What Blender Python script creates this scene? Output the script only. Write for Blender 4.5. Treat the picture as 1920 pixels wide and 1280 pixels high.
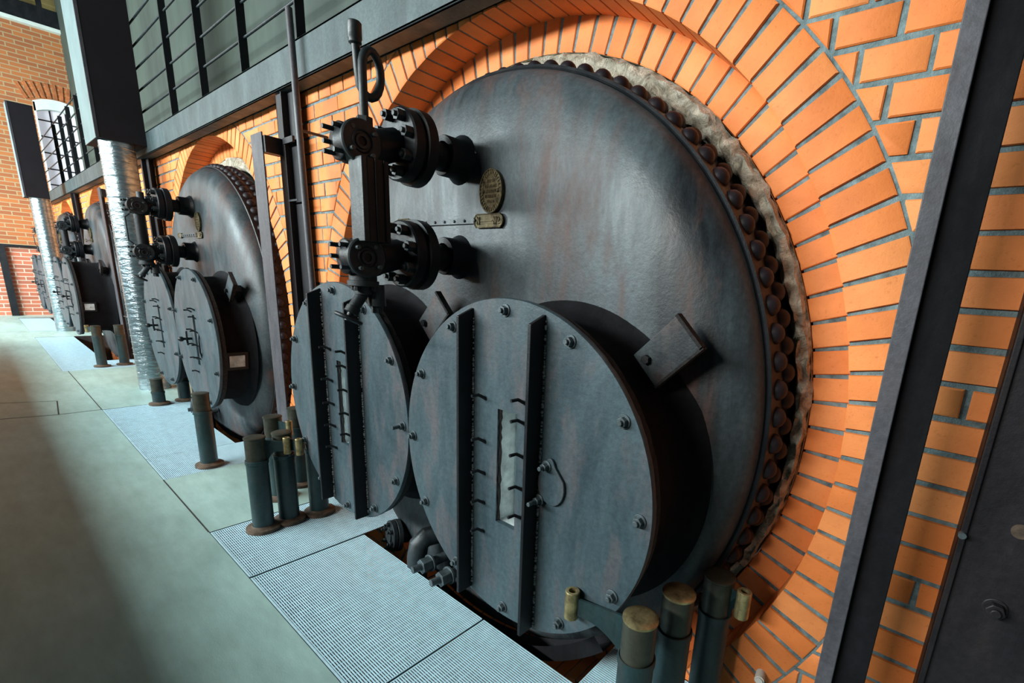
import bpy, bmesh, math, random
from math import sin, cos, pi, radians, sqrt, atan2, hypot
from mathutils import Vector, Matrix
random.seed(7)
for o in list(bpy.data.objects): bpy.data.objects.remove(o)
scn = bpy.context.scene
COL = scn.collection

# ------------------------------------------------------------------ camera
CAMZ = 1.4
FPX, PITCH, YAW, ROLL, PPX, PPY = 874.118, radians(13.95), radians(37.616), radians(3.512), 1077.55, 750.97
H = Vector((-sin(YAW), cos(YAW), 0)); R0 = Vector((cos(YAW), sin(YAW), 0)); Z0 = Vector((0, 0, 1))
Fv = cos(PITCH)*H - sin(PITCH)*Z0; U0 = sin(PITCH)*H + cos(PITCH)*Z0
Rv = cos(ROLL)*R0 + sin(ROLL)*U0; Uv = -sin(ROLL)*R0 + cos(ROLL)*U0
cd = bpy.data.cameras.new('camera'); cam = bpy.data.objects.new('camera', cd); COL.objects.link(cam)
cd.sensor_width = 36; cd.lens = FPX/1920*36
cd.shift_x = (960-PPX)/1920; cd.shift_y = (PPY-640)/1920
cd.clip_start = 0.02; cd.clip_end = 200
m = Matrix((Rv, Uv, -Fv)).transposed().to_4x4(); m.translation = (0, 0, CAMZ); cam.matrix_world = m
scn.camera = cam

# ------------------------------------------------------------------ light
scn.view_settings.view_transform = 'Standard'; scn.view_settings.look = 'None'
scn.view_settings.gamma = 1.0; scn.view_settings.exposure = 0.0
w = bpy.data.worlds.new('world'); scn.world = w; w.use_nodes = True
w.node_tree.nodes['Background'].inputs[0].default_value = (0.62, 0.80, 0.86, 1)
w.node_tree.nodes['Background'].inputs[1].default_value = 0.075

def area(name, loc, target, sx, sy, power, color):
    l = bpy.data.lights.new(name, 'AREA'); l.shape = 'RECTANGLE'; l.size = sx; l.size_y = sy
    l.energy = power; l.color = color
    o = bpy.data.objects.new(name, l); COL.objects.link(o); o.location = loc
    d = Vector(target)-Vector(loc); o.rotation_euler = d.to_track_quat('-Z', 'Y').to_euler()
    return o
# daylight from the row of high windows in the opposite hall wall, and from the hall's far end
winl = area('hall_window_light', (-9.0, -6.2, 4.1), (-9.0, 1.4, 1.0), 11.0, 0.8, 2150, (0.84, 0.98, 1.0))
winn = area('near_window_light', (-2.4, -5.6, 3.75), (-2.4, 1.4, 1.2), 2.0, 0.6, 270, (1.0, 0.97, 0.90))
endl = area('end_window_light', (-12.6, -2.2, 3.0), (-16.0, .5, 0.0), 2.0, 2.0, 330, (0.9, 0.97, 1.0))

# ------------------------------------------------------------------ materials
def mat(name):
    m = bpy.data.materials.new(name); m.use_nodes = True
    nt = m.node_tree; b = nt.nodes['Principled BSDF']; return m, nt, b
def N(nt, t, **k):
    n = nt.nodes.new(t)
    for a, v in k.items(): setattr(n, a, v)
    return n
def ramp(nt, src, stops):
    r = N(nt, 'ShaderNodeValToRGB'); e = r.color_ramp.elements
    while len(e) < len(stops): e.new(0.5)
    for i, (p, c) in enumerate(stops):
        e[i].position = p; e[i].color = (c[0], c[1], c[2], 1)
    nt.links.new(src, r.inputs[0]); return r
def noise(nt, scale, detail=4, rough=.6, vec=None, mapscale=None, dist=0):
    n = N(nt, 'ShaderNodeTexNoise'); n.inputs['Scale'].default_value = scale
    n.inputs['Detail'].default_value = detail; n.inputs['Roughness'].default_value = rough
    n.inputs['Distortion'].default_value = dist
    g = N(nt, 'ShaderNodeNewGeometry')
    if mapscale:
        mp = N(nt, 'ShaderNodeMapping'); mp.inputs['Scale'].default_value = mapscale
        nt.links.new(g.outputs['Position'], mp.inputs[0]); nt.links.new(mp.outputs[0], n.inputs['Vector'])
    else: nt.links.new(g.outputs['Position'], n.inputs['Vector'])
    return n
def bump(nt, b, src, strength, dist=.01):
    bp = N(nt, 'ShaderNodeBump'); bp.inputs['Strength'].default_value = strength
    bp.inputs['Distance'].default_value = dist
    nt.links.new(src, bp.inputs['Height']); nt.links.new(bp.outputs[0], b.inputs['Normal'])
def mixc(nt, fac, a, b, mode='MIX'):
    m = N(nt, 'ShaderNodeMix', data_type='RGBA', blend_type=mode)
    for s, v in ((0, fac), (6, a), (7, b)):
        if hasattr(v, 'links') or hasattr(v, 'is_linked'): nt.links.new(v, m.inputs[s])
        elif s == 0: m.inputs[0].default_value = v
        else: m.inputs[s].default_value = (*v, 1)
    return m.outputs[2]
M = {}
def simple(key, col, rough=.6, metal=0, var=.25, nscale=12, bmp=.15, stretch=None, col2=None):
    m, nt, b = mat(key); n = noise(nt, nscale, 5, .65, mapscale=stretch)
    c2 = col2 or tuple(c*(1-var*1.6) for c in col)
    r = ramp(nt, n.outputs[0], [(.32, c2), (.68, tuple(min(1, c*(1+var)) for c in col))])
    nt.links.new(r.outputs[0], b.inputs['Base Color'])
    b.inputs['Roughness'].default_value = rough; b.inputs['Metallic'].default_value = metal
    if bmp:
        n2 = noise(nt, nscale*9, 3, .6); bump(nt, b, n2.outputs[0], bmp, .004)
    M[key] = m; return m
# dark boiler paint: teal, slate and rust-brown clouds, streaked downward
def iron(key, dark, mid, rust, rough=.42, spec=.5, amt=.5, sc=2.2):
    m, nt, b = mat(key)
    n1 = noise(nt, sc, 8, .66, mapscale=(1.3, 1, .45), dist=.5)
    n2 = noise(nt, sc*1.7, 5, .65, mapscale=(1.6, 1, .5), dist=.4)
    n3 = noise(nt, 60, 3, .7)
    r1 = ramp(nt, n1.outputs[0], [(.34, dark), (.66, mid)])
    r2 = ramp(nt, n2.outputs[0], [(.50, (0, 0, 0)), (.72, (amt, amt, amt))])
    c = mixc(nt, r2.outputs[0], r1.outputs[0], rust)
    r3 = ramp(nt, n3.outputs[0], [(.3, (.75, .75, .75)), (.7, (1.15, 1.15, 1.15))])
    c = mixc(nt, 1.0, c, r3.outputs[0], 'MULTIPLY')
    nt.links.new(c, b.inputs['Base Color'])
    rr = ramp(nt, n2.outputs[0], [(.3, (rough-.08,)*3), (.7, (rough+.14,)*3)])
    nt.links.new(rr.outputs[0], b.inputs['Roughness'])
    b.inputs['Specular IOR Level'].default_value = spec
    bump(nt, b, n3.outputs[0], .22, .004)
    M[key] = m
iron('head_iron', (.008, .011, .014), (.078, .100, .110), (.105, .052, .042), .44, .38, .85, 2.6)
iron('door_iron', (.020, .038, .048), (.056, .090, .104), (.120, .078, .080), .48, .45, .55, 4.0)
iron('black_iron', (.004, .005, .007), (.010, .012, .015), (.018, .011, .009), .45, .35, .4, 6)
iron('shade_black', (.003, .003, .004), (.008, .008, .010), (.012, .007, .006), .75, .15, .3, 6)  # matt near-black; shade beside the covers and on the post web put into colour
iron('rivet_iron', (.010, .008, .011), (.022, .016, .021), (.030, .018, .016), .5, .35, .5, 6)
iron('pipe_iron', (.010, .015, .018), (.032, .044, .050), (.040, .030, .026), .46, .45, .4, 8)
iron('steel_post', (.008, .007, .009), (.018, .015, .018), (.024, .016, .015), .5, .3, .4, 5)
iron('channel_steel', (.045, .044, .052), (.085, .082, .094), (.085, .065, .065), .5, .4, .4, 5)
iron('beam_steel', (.028, .046, .050), (.075, .105, .110), (.075, .080, .078), .5, .4, .4, 5)
iron('bollard_paint', (.006, .020, .023), (.018, .046, .050), (.040, .028, .020), .42, .5, .35, 9)
simple('bollard_bare', (.050, .052, .038), .45, .4, .3, 14)
simple('brass_worn', (.42, .34, .17), .38, .75, .35, 30)
simple('plate_brass', (.13, .105, .055), .42, .6, .5, 60, .5)
simple('rusty_base', (.10, .065, .042), .7, .1, .4, 22)
simple('nut_steel', (.085, .11, .12), .4, .3, .3, 40)
simple('pale_firebrick', (.60, .66, .66), .85, 0, .25, 16, .5)
simple('rough_edge', (.018, .015, .014), .85, 0, .6, 60, .8)
simple('weld', (.24, .27, .27), .45, .2, .6, 120, .5)
simple('black_box_paint', (.006, .003, .006), .95, 0, .3, 3, 0)
simple('pale_panel', (.15, .21, .215), .6, 0, .12, 3, .05)
simple('white_plastic', (.75, .78, .74), .5, 0, .05, 3, 0)
simple('galvanised', (.52, .73, .82), .4, .0, .10, 20, .1)
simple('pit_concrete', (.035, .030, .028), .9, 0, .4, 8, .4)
simple('upper_plaster', (.050, .068, .055), .8, 0, .25, 1.6, .2, stretch=(1, 1, .35))
simple('blocker_grey', (.10, .11, .11), .8, 0, .2, 2)
simple('wood_slats', (.50, .38, .14), .6, 0, .3, 3, .1, stretch=(1, .4, 12))
simple('white_paint', (.72, .80, .74), .5, 0, .08, 3, 0)
simple('ash_block', (.18, .15, .11), .9, 0, .3, 20, .4)
# duct foil: shiny silver
m, nt, b = mat('silver_foil'); b.inputs['Metallic'].default_value = .85; b.inputs['Roughness'].default_value = .28
n = noise(nt, 9, 4, .6, mapscale=(1, 1, 3))
r = ramp(nt, n.outputs[0], [(.3, (.20, .27, .30)), (.7, (.46, .56, .60))]); nt.links.new(r.outputs[0], b.inputs['Base Color'])
bump(nt, b, n.outputs[0], .5, .02); M['silver_foil'] = m
# packing wool between shell and brick
m, nt, b = mat('packing_wool'); b.inputs['Roughness'].default_value = .95
n = noise(nt, 24, 6, .75, dist=.8); n2 = noise(nt, 70, 4, .7)
r = ramp(nt, n.outputs[0], [(.32, (.16, .13, .09)), (.46, (.50, .43, .32)), (.64, (.80, .73, .60))])
nt.links.new(r.outputs[0], b.inputs['Base Color']); bump(nt, b, n.outputs[0], 1.0, .03); M['packing_wool'] = m
# brick faces: colour varies per brick through the 'rnd' face attribute
def brickmat(key, a, bcol, c3):
    m, nt, b = mat(key); at = N(nt, 'ShaderNodeAttribute', attribute_name='rnd')
    r = ramp(nt, at.outputs['Fac'], [(0, a), (.55, bcol), (1, c3)])
    n = noise(nt, 7, 5, .6); n2 = noise(nt, 90, 4, .75)
    r1 = ramp(nt, n.outputs[0], [(.3, (.86, .82, .80)), (.7, (1.08, 1.10, 1.12))])
    r2 = ramp(nt, n2.outputs[0], [(.25, (.70, .62, .55)), (.42, (1, 1, 1))])
    c = mixc(nt, 1.0, r.outputs[0], r1.outputs[0], 'MULTIPLY'); c = mixc(nt, .8, c, r2.outputs[0], 'MULTIPLY')
    nt.links.new(c, b.inputs['Base Color']); b.inputs['Roughness'].default_value = .62
    b.inputs['Specular IOR Level'].default_value = .3
    bump(nt, b, n2.outputs[0], .25, .004); M[key] = m
brickmat('brick', (.80, .215, .048), (.86, .255, .066), (.90, .315, .098))
simple('mortar', (.17, .235, .245), .85, 0, .35, 30, .6)
# procedural brick for the far gable wall
def farbrick(key, c1, c2, mort):
    m, nt, b = mat(key); g = N(nt, 'ShaderNodeNewGeometry'); s = N(nt, 'ShaderNodeSeparateXYZ'); cb = N(nt, 'ShaderNodeCombineXYZ')
    nt.links.new(g.outputs['Position'], s.inputs[0]); nt.links.new(s.outputs['Y'], cb.inputs['X']); nt.links.new(s.outputs['Z'], cb.inputs['Y'])
    t = N(nt, 'ShaderNodeTexBrick'); nt.links.new(cb.outputs[0], t.inputs['Vector'])
    t.inputs['Scale'].default_value = 1; t.inputs['Brick Width'].default_value = .27; t.inputs['Row Height'].default_value = .085
    t.inputs['Mortar Size'].default_value = .009; t.inputs['Color1'].default_value = (*c1, 1); t.inputs['Color2'].default_value = (*c2, 1)
    t.inputs['Mortar'].default_value = (*mort, 1); nt.links.new(t.outputs['Color'], b.inputs['Base Color'])
    b.inputs['Roughness'].default_value = .8; bump(nt, b, t.outputs['Fac'], -.4, .01); M[key] = m
farbrick('gable_brick', (.44, .145, .040), (.30, .095, .035), (.38, .29, .16))
simple('gable_voussoir', (.42, .13, .04), .8, 0, .3, 9)
farbrick('gable_brick_low', (.55, .17, .09), (.36, .12, .07), (.62, .50, .40))
# floor concrete
m, nt, b = mat('floor_concrete')
n = noise(nt, 1.3, 7, .62, mapscale=(.7, 1.5, 1)); n2 = noise(nt, 8, 6, .7, mapscale=(.5, 1.6, 1)); n3 = noise(nt, 160, 2, .5)
r = ramp(nt, n.outputs[0], [(.3, (.27, .40, .37)), (.7, (.40, .58, .54))])
r2 = ramp(nt, n2.outputs[0], [(.3, (.82, .82, .80)), (.7, (1.08, 1.08, 1.08))])
nt.links.new(mixc(nt, 1.0, r.outputs[0], r2.outputs[0], 'MULTIPLY'), b.inputs['Base Color'])
b.inputs['Roughness'].default_value = .5; bump(nt, b, n3.outputs[0], .12, .003); M['floor_concrete'] = m
# window glass seen bright
m, nt, b = mat('window_glass'); b.inputs['Base Color'].default_value = (.5, .5, .55, 1); b.inputs['Roughness'].default_value = .2
b.inputs['Emission Color'].default_value = (.50, .50, .56, 1); b.inputs['Emission Strength'].default_value = .75; M['window_glass'] = m

# ------------------------------------------------------------------ mesh builder
WPOS = {}
class MB:
    def __init__(s): s.v = []; s.f = []; s.mi = []; s.r = []
    def add(s, vs, fs, mi=0, rnd=0.5):
        k = len(s.v); s.v += [tuple(p) for p in vs]
        for f in fs: s.f.append([i+k for i in f]); s.mi.append(mi); s.r.append(rnd)
        return s
    def box(s, lo, hi, mi=0, rot=None, c=None):
        x0, y0, z0 = lo; x1, y1, z1 = hi
        vs = [Vector(p) for p in ((x0,y0,z0),(x1,y0,z0),(x1,y1,z0),(x0,y1,z0),(x0,y0,z1),(x1,y0,z1),(x1,y1,z1),(x0,y1,z1))]
        if rot is not None: vs = [rot @ p + Vector(c) for p in vs]
        return s.add(vs, [(3,2,1,0),(4,5,6,7),(0,1,5,4),(1,2,6,5),(2,3,7,6),(3,0,4,7)], mi)
    def cyl(s, p0, p1, r0, r1=None, n=24, mi=0, caps=True, start=0.0):
        r1 = r0 if r1 is None else r1; p0 = Vector(p0); p1 = Vector(p1); d = (p1-p0).normalized()
        a = d.orthogonal().normalized()
        if abs(d.z) < .9: a = (Vector((0,0,1))-d*d.z).normalized()
        bb = d.cross(a); vs = []
        for p, r in ((p0, r0), (p1, r1)):
            for i in range(n):
                t = 2*pi*i/n+start; vs.append(p+a*r*cos(t)+bb*r*sin(t))
        fs = [(i, (i+1) % n, n+(i+1) % n, n+i) for i in range(n)]
        if caps: fs += [tuple(range(n))[::-1], tuple(range(n, 2*n))]
        return s.add(vs, fs, mi)
    def tube(s, path, r, n=14, mi=0, closed=False):
        P = [Vector(p) for p in path]; L = len(P); vs = []; prev = None
        for i, p in enumerate(P):
            if closed: t = (P[(i+1) % L]-P[i-1]).normalized()
            else: t = (P[min(i+1, L-1)]-P[max(i-1, 0)]).normalized()
            if prev is None: a = t.orthogonal().normalized()
            else: a = (prev-t*prev.dot(t)).normalized()
            prev = a; bb = t.cross(a); rr = r[i] if isinstance(r, (list, tuple)) else r
            vs += [p+a*rr*cos(2*pi*k/n)+bb*rr*sin(2*pi*k/n) for k in range(n)]
        fs = []
        for i in range(L if closed else L-1):
            j = (i+1) % L
            fs += [(i*n+k, i*n+(k+1) % n, j*n+(k+1) % n, j*n+k) for k in range(n)]
        if not closed: fs += [tuple(range(n))[::-1], tuple(range((L-1)*n, L*n))]
        return s.add(vs, fs, mi)
    def lathe(s, prof, c, axis='y', n=96, mi=0, a0=0, a1=2*pi, jit=0):
        # prof: (radius, position along axis)
        full = abs(a1-a0-2*pi) < 1e-6; m_ = n if full else n+1; vs = []
        for r, q in prof:
            for i in range(m_):
                t = a0+(a1-a0)*i/n; rr = r+(random.uniform(-jit, jit) if jit else 0)
                if axis == 'y': vs.append((c[0]+rr*cos(t), q, c[2]+rr*sin(t)))
                elif axis == 'z': vs.append((c[0]+rr*cos(t), c[1]+rr*sin(t), q))
                else: vs.append((q, c[1]+rr*cos(t), c[2]+rr*sin(t)))
        fs = []
        for k in range(len(prof)-1):
            for i in range(n):
                j = (i+1) % m_; fs.append((k*m_+i, k*m_+j, (k+1)*m_+j, (k+1)*m_+i))
        return s.add(vs, fs, mi)
    def prism(s, poly, f3, d0, d1, mi=0, rnd=.5, inset=0):
        # poly 2D, f3(u,v,d)->3D
        n = len(poly); vs = [f3(u, v, d0) for u, v in poly]+[f3(u, v, d1) for u, v in poly]
        fs = [(i, (i+1) % n, n+(i+1) % n, n+i) for i in range(n)]+[tuple(range(n))[::-1], tuple(range(n, 2*n))]
        return s.add(vs, fs, mi, rnd)
    def ball(s, c, r, n=12, m_=8, mi=0, sc=(1,1,1), half=None):
        vs = []; fs = []
        for j in range(m_+1):
            ph = pi*j/m_-pi/2
            for i in range(n):
                t = 2*pi*i/n; vs.append((c[0]+r*sc[0]*cos(ph)*cos(t), c[1]+r*sc[1]*cos(ph)*sin(t), c[2]+r*sc[2]*sin(ph)))
        for j in range(m_):
            fs += [(j*n+i, j*n+(i+1) % n, (j+1)*n+(i+1) % n, (j+1)*n+i) for i in range(n)]
        return s.add(vs, fs, mi)
    def hexnut(s, p, d, r, h, mi=0):
        p = Vector(p); d = Vector(d).normalized()
        s.cyl(p, p+d*h, r, r, 6, mi); return s
    def build(s, name, mats, parent=None, smooth=True, bevel=0, origin=None, **tags):
        me = bpy.data.meshes.new(name)
        xs = [Vector(p) for p in s.v]
        if origin is None:
            lo = Vector((min(p.x for p in xs), min(p.y for p in xs), min(p.z for p in xs)))
            hi = Vector((max(p.x for p in xs), max(p.y for p in xs), max(p.z for p in xs)))
            origin = Vector(((lo.x+hi.x)/2, (lo.y+hi.y)/2, lo.z)) if parent is None else (lo+hi)/2
        origin = Vector(origin)
        me.from_pydata([tuple(p-origin) for p in xs], [], s.f)
        if isinstance(mats, str): mats = [mats]
        for k in mats: me.materials.append(M[k])
        me.polygons.foreach_set('material_index', s.mi)
        at = me.attributes.new('rnd', 'FLOAT', 'FACE'); at.data.foreach_set('value', s.r)
        bm = bmesh.new(); bm.from_mesh(me); bmesh.ops.recalc_face_normals(bm, faces=bm.faces); bm.to_mesh(me); bm.free()
        if smooth:
            me.shade_smooth() if hasattr(me, 'shade_smooth') else None
            me.set_sharp_from_angle(angle=radians(38))
        o = bpy.data.objects.new(name, me); COL.objects.link(o)
        if parent is not None: o.parent = parent; o.location = origin-WPOS[parent.name]
        else: o.location = origin
        WPOS[o.name] = origin
        if bevel:
            bv = o.modifiers.new('bevel', 'BEVEL'); bv.width = bevel; bv.segments = 2; bv.limit_method = 'ANGLE'
        for k, v in tags.items(): o[k] = v
        return o
def thing(name, loc, label, category, group=None):
    o = bpy.data.objects.new(name, None); COL.objects.link(o); o.location = loc; o.empty_display_size = .1
    WPOS[o.name] = Vector(loc); o['label'] = label; o['category'] = category
    if group: o['group'] = group
    return o
def tagged(o, label, category, group=None):
    o['label'] = label; o['category'] = category
    if group: o['group'] = group
    return o
def dup(o, parent, loc):
    c = o.copy(); COL.objects.link(c); c.parent = parent; c.location = Vector(loc)-WPOS[parent.name] if parent else loc
    WPOS[c.name] = Vector(loc); return c

# ------------------------------------------------------------------ places
W = 1.44            # brick wall face
V = 1.61            # recessed inner arch ring
ZC = .965           # boiler axis height
RF, RO, RI = 1.450, 1.612, 1.330
TOP = 2.44          # underside of the walkway
BX = [-1.57, -5.22, -10.65, -14.31]          # boiler axes
AX = [x-.046 for x in BX]   # arch centres, slightly off the boiler axes
ZA = .976           # arch centre height
XL, XR = -16.2, 1.9

# ------------------------------------------------------------------ floor with pits and grating openings
def rects_minus(x0, x1, y0, y1, holes):
    xs = sorted({x0, x1, *[h[0] for h in holes], *[h[1] for h in holes]}); ys = sorted({y0, y1, *[h[2] for h in holes], *[h[3] for h in holes]})
    out = []
    for a, b_ in zip(xs, xs[1:]):
        for c, d in zip(ys, ys[1:]):
            mx, my = (a+b_)/2, (c+d)/2
            if x0 < mx < x1 and y0 < my < y1 and not any(h[0] < mx < h[1] and h[2] < my < h[3] for h in holes): out.append((a, b_, c, d))
    return out
# trench outlines in front of each boiler: x0,x1,y0,y1
TR = [(-2.87, -.28, .595, 1.70), (-6.04, -3.81, .595, 1.70), (-11.95, -8.33, .55, 1.70), (-15.6, -12.9, .55, 1.70)]
fm = MB()
for a, b_, c, d in rects_minus(-16.3, 4, -7, 1.70, TR):
    fm.add([(a, c, 0), (b_, c, 0), (b_, d, 0), (a, d, 0)], [(0, 1, 2, 3)])
floor = fm.build('floor', 'floor_concrete', smooth=False, origin=(0, 0, 0), kind='structure')
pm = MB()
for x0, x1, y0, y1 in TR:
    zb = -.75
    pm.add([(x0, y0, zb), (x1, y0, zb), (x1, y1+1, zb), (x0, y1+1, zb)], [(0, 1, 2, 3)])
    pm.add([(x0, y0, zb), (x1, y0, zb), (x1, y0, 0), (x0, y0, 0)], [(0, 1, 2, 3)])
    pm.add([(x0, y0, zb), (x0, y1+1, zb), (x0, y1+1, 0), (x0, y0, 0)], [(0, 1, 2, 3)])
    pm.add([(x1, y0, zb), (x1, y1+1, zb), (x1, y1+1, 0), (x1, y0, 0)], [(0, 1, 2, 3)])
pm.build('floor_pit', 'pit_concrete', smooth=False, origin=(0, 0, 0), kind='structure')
# thin joints cut in the slab
jm = MB()
for a, b_ in (((-6.05, .32), (-6.05, .60)), ((-6.64, .36), (-6.05, .32)), ((-6.3, -.6), (-6.05, .32)), ((-7.0, -.4), (-6.64, .36))):
    d = (Vector(b_)-Vector(a)).normalized(); nn = Vector((-d.y, d.x))*.004
    jm.add([(a[0]+nn.x, a[1]+nn.y, .0015), (a[0]-nn.x, a[1]-nn.y, .0015), (b_[0]-nn.x, b_[1]-nn.y, .0015), (b_[0]+nn.x, b_[1]+nn.y, .0015)], [(0, 1, 2, 3)])
for x0, x1 in ((-2.87, -3.81), (-6.04, -8.33)):
    jm.add([(x0, .591, .0015), (x1, .591, .0015), (x1, .597, .0015), (x0, .597, .0015)], [(0, 1, 2, 3)])
jm.build('trim_1', 'pit_concrete', smooth=False, origin=(0, 0, 0), kind='structure')

# ------------------------------------------------------------------ gratings
def grating(x0, x1, y0, y1, label, py=.0091, px=.028):
    g = MB()
    ny = max(2, int(round((y1-y0)/py))); st = (y1-y0-.004)/ny; nx = max(2, int(round((x1-x0)/px))); sx = (x1-x0-.008)/nx
    for i in range(ny+1):
        y = y0+.002+i*st; wd = .0043 if 0 < i < ny else .004
        g.box((x0+.003, y-wd/2, -.0045), (x1-.003, y+wd/2, -.001))
    for i in range(nx+1):
        x = x0+.004+i*sx; wd = .0017 if 0 < i < nx else .004
        g.box((x-wd/2, y0+.002, -.005), (x+wd/2, y1-.002, -.0016))
    g.box((x0+.003, y0-.001, -.028), (x1-.003, y0+.006, -.0005))
    return tagged(g.build('floor_grating', 'galvanised', smooth=False), label, 'floor grating', 'galvanised gratings over the boiler trenches')
PIT0 = (-2.29, -.80, 1.145)
grating(-2.865, -2.295, .60, 1.43, 'galvanised grating under the three bollards left of the nearest boiler')
grating(-2.285, -1.30, .60, 1.14, 'long galvanised grating in front of the nearest open pit')
grating(-1.295, -.285, .60, 1.14, 'galvanised grating below the near brass-capped bollards')
grating(-.795, -.285, 1.145, 1.43, 'narrow galvanised grating behind the near bollards against the brick arch')
grating(-6.035, -5.50, .60, 1.43, 'galvanised grating beside the silver duct left of the second boiler')
grating(-5.495, -4.315, .60, 1.14, 'galvanised grating in front of the second boiler pit')
grating(-4.31, -3.815, .60, 1.43, 'galvanised grating carrying the lone bollard of the second boiler')
grating(-9.0, -8.34, .555, 1.43, 'far pale grating at the foot of the third boiler bollards')
grating(-11.0, -9.005, .555, 1.0, 'far pale grating in front of the third boiler')
grating(-15.5, -12.95, .555, 1.0, 'farthest pale grating below the last boiler')
grating(-11.94, -11.005, .555, 1.0, 'far pale grating left of the third boiler')

# ------------------------------------------------------------------ brick wall with arches
def clip(poly, nx, nz, d):      # keep nx*x+nz*z >= d
    out = []
    for i in range(len(poly)):
        a, b_ = poly[i], poly[(i+1) % len(poly)]
        fa = nx*a[0]+nz*a[1]-d; fb = nx*b_[0]+nz*b_[1]-d
        if fa >= 0: out.append(a)
        if fa*fb < 0:
            t = fa/(fa-fb); out.append((a[0]+t*(b_[0]-a[0]), a[1]+t*(b_[1]-a[1])))
    return out
def area2(p): return abs(sum(p[i][0]*p[(i+1) % len(p)][1]-p[(i+1) % len(p)][0]*p[i][1] for i in range(len(p))))/2
def brick(mb, poly, y, depth=.012, rnd=None, ch=.005):
    if len(poly) < 3 or area2(poly) < .0004: return
    rnd = random.random() if rnd is None else rnd
    cx = sum(p[0] for p in poly)/len(poly); cz = sum(p[1] for p in poly)/len(poly); n = len(poly)
    yo = y+random.uniform(-.0022, .0022); ins = []
    for p in poly:
        d = hypot(p[0]-cx, p[1]-cz) or 1; k = max(0, 1-ch*1.3/d); ins.append((cx+(p[0]-cx)*k, cz+(p[1]-cz)*k))
    vs = [(p[0], y+depth, p[1]) for p in poly]+[(p[0], yo+ch*.7, p[1]) for p in poly]+[(p[0], yo, p[1]) for p in ins]
    fs = []
    for k in (0, 1): fs += [(k*n+i, k*n+(i+1) % n, (k+1)*n+(i+1) % n, (k+1)*n+i) for i in range(n)]
    fs.append(tuple(range(2*n, 3*n))); mb.add(vs, fs, 0, rnd)
wb = MB(); CH = .0872; J = .0068
z = TOP-CH; row = 0; RT = [random.choice((1, 1, 2, 0, 1)) for _ in range(60)]
while z > -.9:
    L0 = .146
    row_type = row % 2
    x = XR; k = 0
    while x > XL:
        odd = row % 2
        if k == 0: x -= 1.608 if odd else 1.68; k = 1; continue
        if k == 1 and (odd or RT[row] == 1): L = .292
        elif x > -2.2: L = .146
        else: L = .292 if row_type else .146
        x0 = x-L; x1 = x
        jx = J+random.uniform(-.001, .0012); jz = J+random.uniform(-.001, .001)
        P = [(x0+jx, z+jz), (x1-jx, z+jz), (x1-jx, z+CH-jz), (x0+jx, z+CH-jz)]
        P = [(a+random.uniform(-.0015, .0015), b_+random.uniform(-.0018, .0018)) for a, b_ in P]
        for ax in AX:
            mx, mz = (x0+x1)/2-ax, z+CH/2-ZA
            if hypot(mx, mz) < RO+.3 and P:
                for it in range(2):
                    if len(P) < 3: break
                    mx = sum(p[0] for p in P)/len(P)-ax; mz = sum(p[1] for p in P)/len(P)-ZA; dd = hypot(mx, mz) or 1
                    nx, nz = mx/dd, mz/dd
                    if dd < RO-.16: P = []; break
                    P = clip(P, nx, nz, nx*ax+nz*ZA+RO+.008)
        if z < 0 and not any(t[0]-.1 < (x0+x1)/2 < t[1]+.1 for t in TR): P = []
        if P: brick(wb, P, W)
        x -= L; k += 1
    z -= CH; row += 1
# ring of the outer arch and of the recessed inner arch
def ring(ax, r0, r1, y, n, depth, clipz=True, ph=0):
    for i in range(n):
        t0 = 2*pi*(i+ph)/n; t1 = 2*pi*(i+1+ph)/n; g0 = .0050/r0; g1 = .0082/r1
        j = random.uniform(-.0006, .0006)
        P = [(ax+r0*cos(t0+g0+j), ZA+r0*sin(t0+g0+j)), (ax+r0*cos(t1-g0+j), ZA+r0*sin(t1-g0+j)),
             (ax+r1*cos(t1-g1+j), ZA+r1*sin(t1-g1+j)), (ax+r1*cos(t0+g1+j), ZA+r1*sin(t0+g1+j))]
        if clipz: P = clip(P, 0, -1, -(TOP-.003))
        P = clip(P, 0, 1, -.9)
        if len(P) >= 3: brick(wb, P, y, depth, rnd=random.random())
for i, ax in enumerate(AX):
    ring(ax, RF+.003, RO, W, 116, V-W+.01)
    ring(ax, RI, RF+.02, V, 102, .10, True, .3)
# backing mortar plane with round openings
def fan(mb, ax, r, y, x0, x1, z0, z1, n=128):
    angs = sorted([2*pi*i/n for i in range(n)]+[atan2(b_-ZA, a-ax) % (2*pi) for a in (x0, x1) for b_ in (z0, z1)])
    vs = []
    for t in angs:
        c, s_ = cos(t), sin(t); k = min([v for v in ((x1-ax)/c if c > 1e-9 else 1e9, (x0-ax)/c if c < -1e-9 else 1e9, (z1-ZA)/s_ if s_ > 1e-9 else 1e9, (z0-ZA)/s_ if s_ < -1e-9 else 1e9)])
        vs += [(ax+r*c, y, ZA+r*s_), (ax+k*c, y, ZA+k*s_)]
    L = len(angs); mb.add(vs, [(2*i, 2*i+1, 2*((i+1) % L)+1, 2*((i+1) % L)) for i in range(L)], 1)
edges = []
ym = W+.0065
for ax in AX:
    x0, x1 = max(ax-1.70, XL), ax+1.70
    fan(wb, ax, RF+.006, ym, x0, x1, -.9, TOP); edges.append((x0, x1))
    fan(wb, ax, RI+.006, V+.0065, x0, x1, -.9, TOP)
    wb.lathe([(RF+.0065, ym), (RF+.0065, V+.02)], (ax, 0, ZA), n=128, mi=1)
    wb.lathe([(RI+.0065, V+.006), (RI+.0065, V+.12)], (ax, 0, ZA), n=128, mi=1)
xs = sorted(edges); cur = XL
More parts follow.
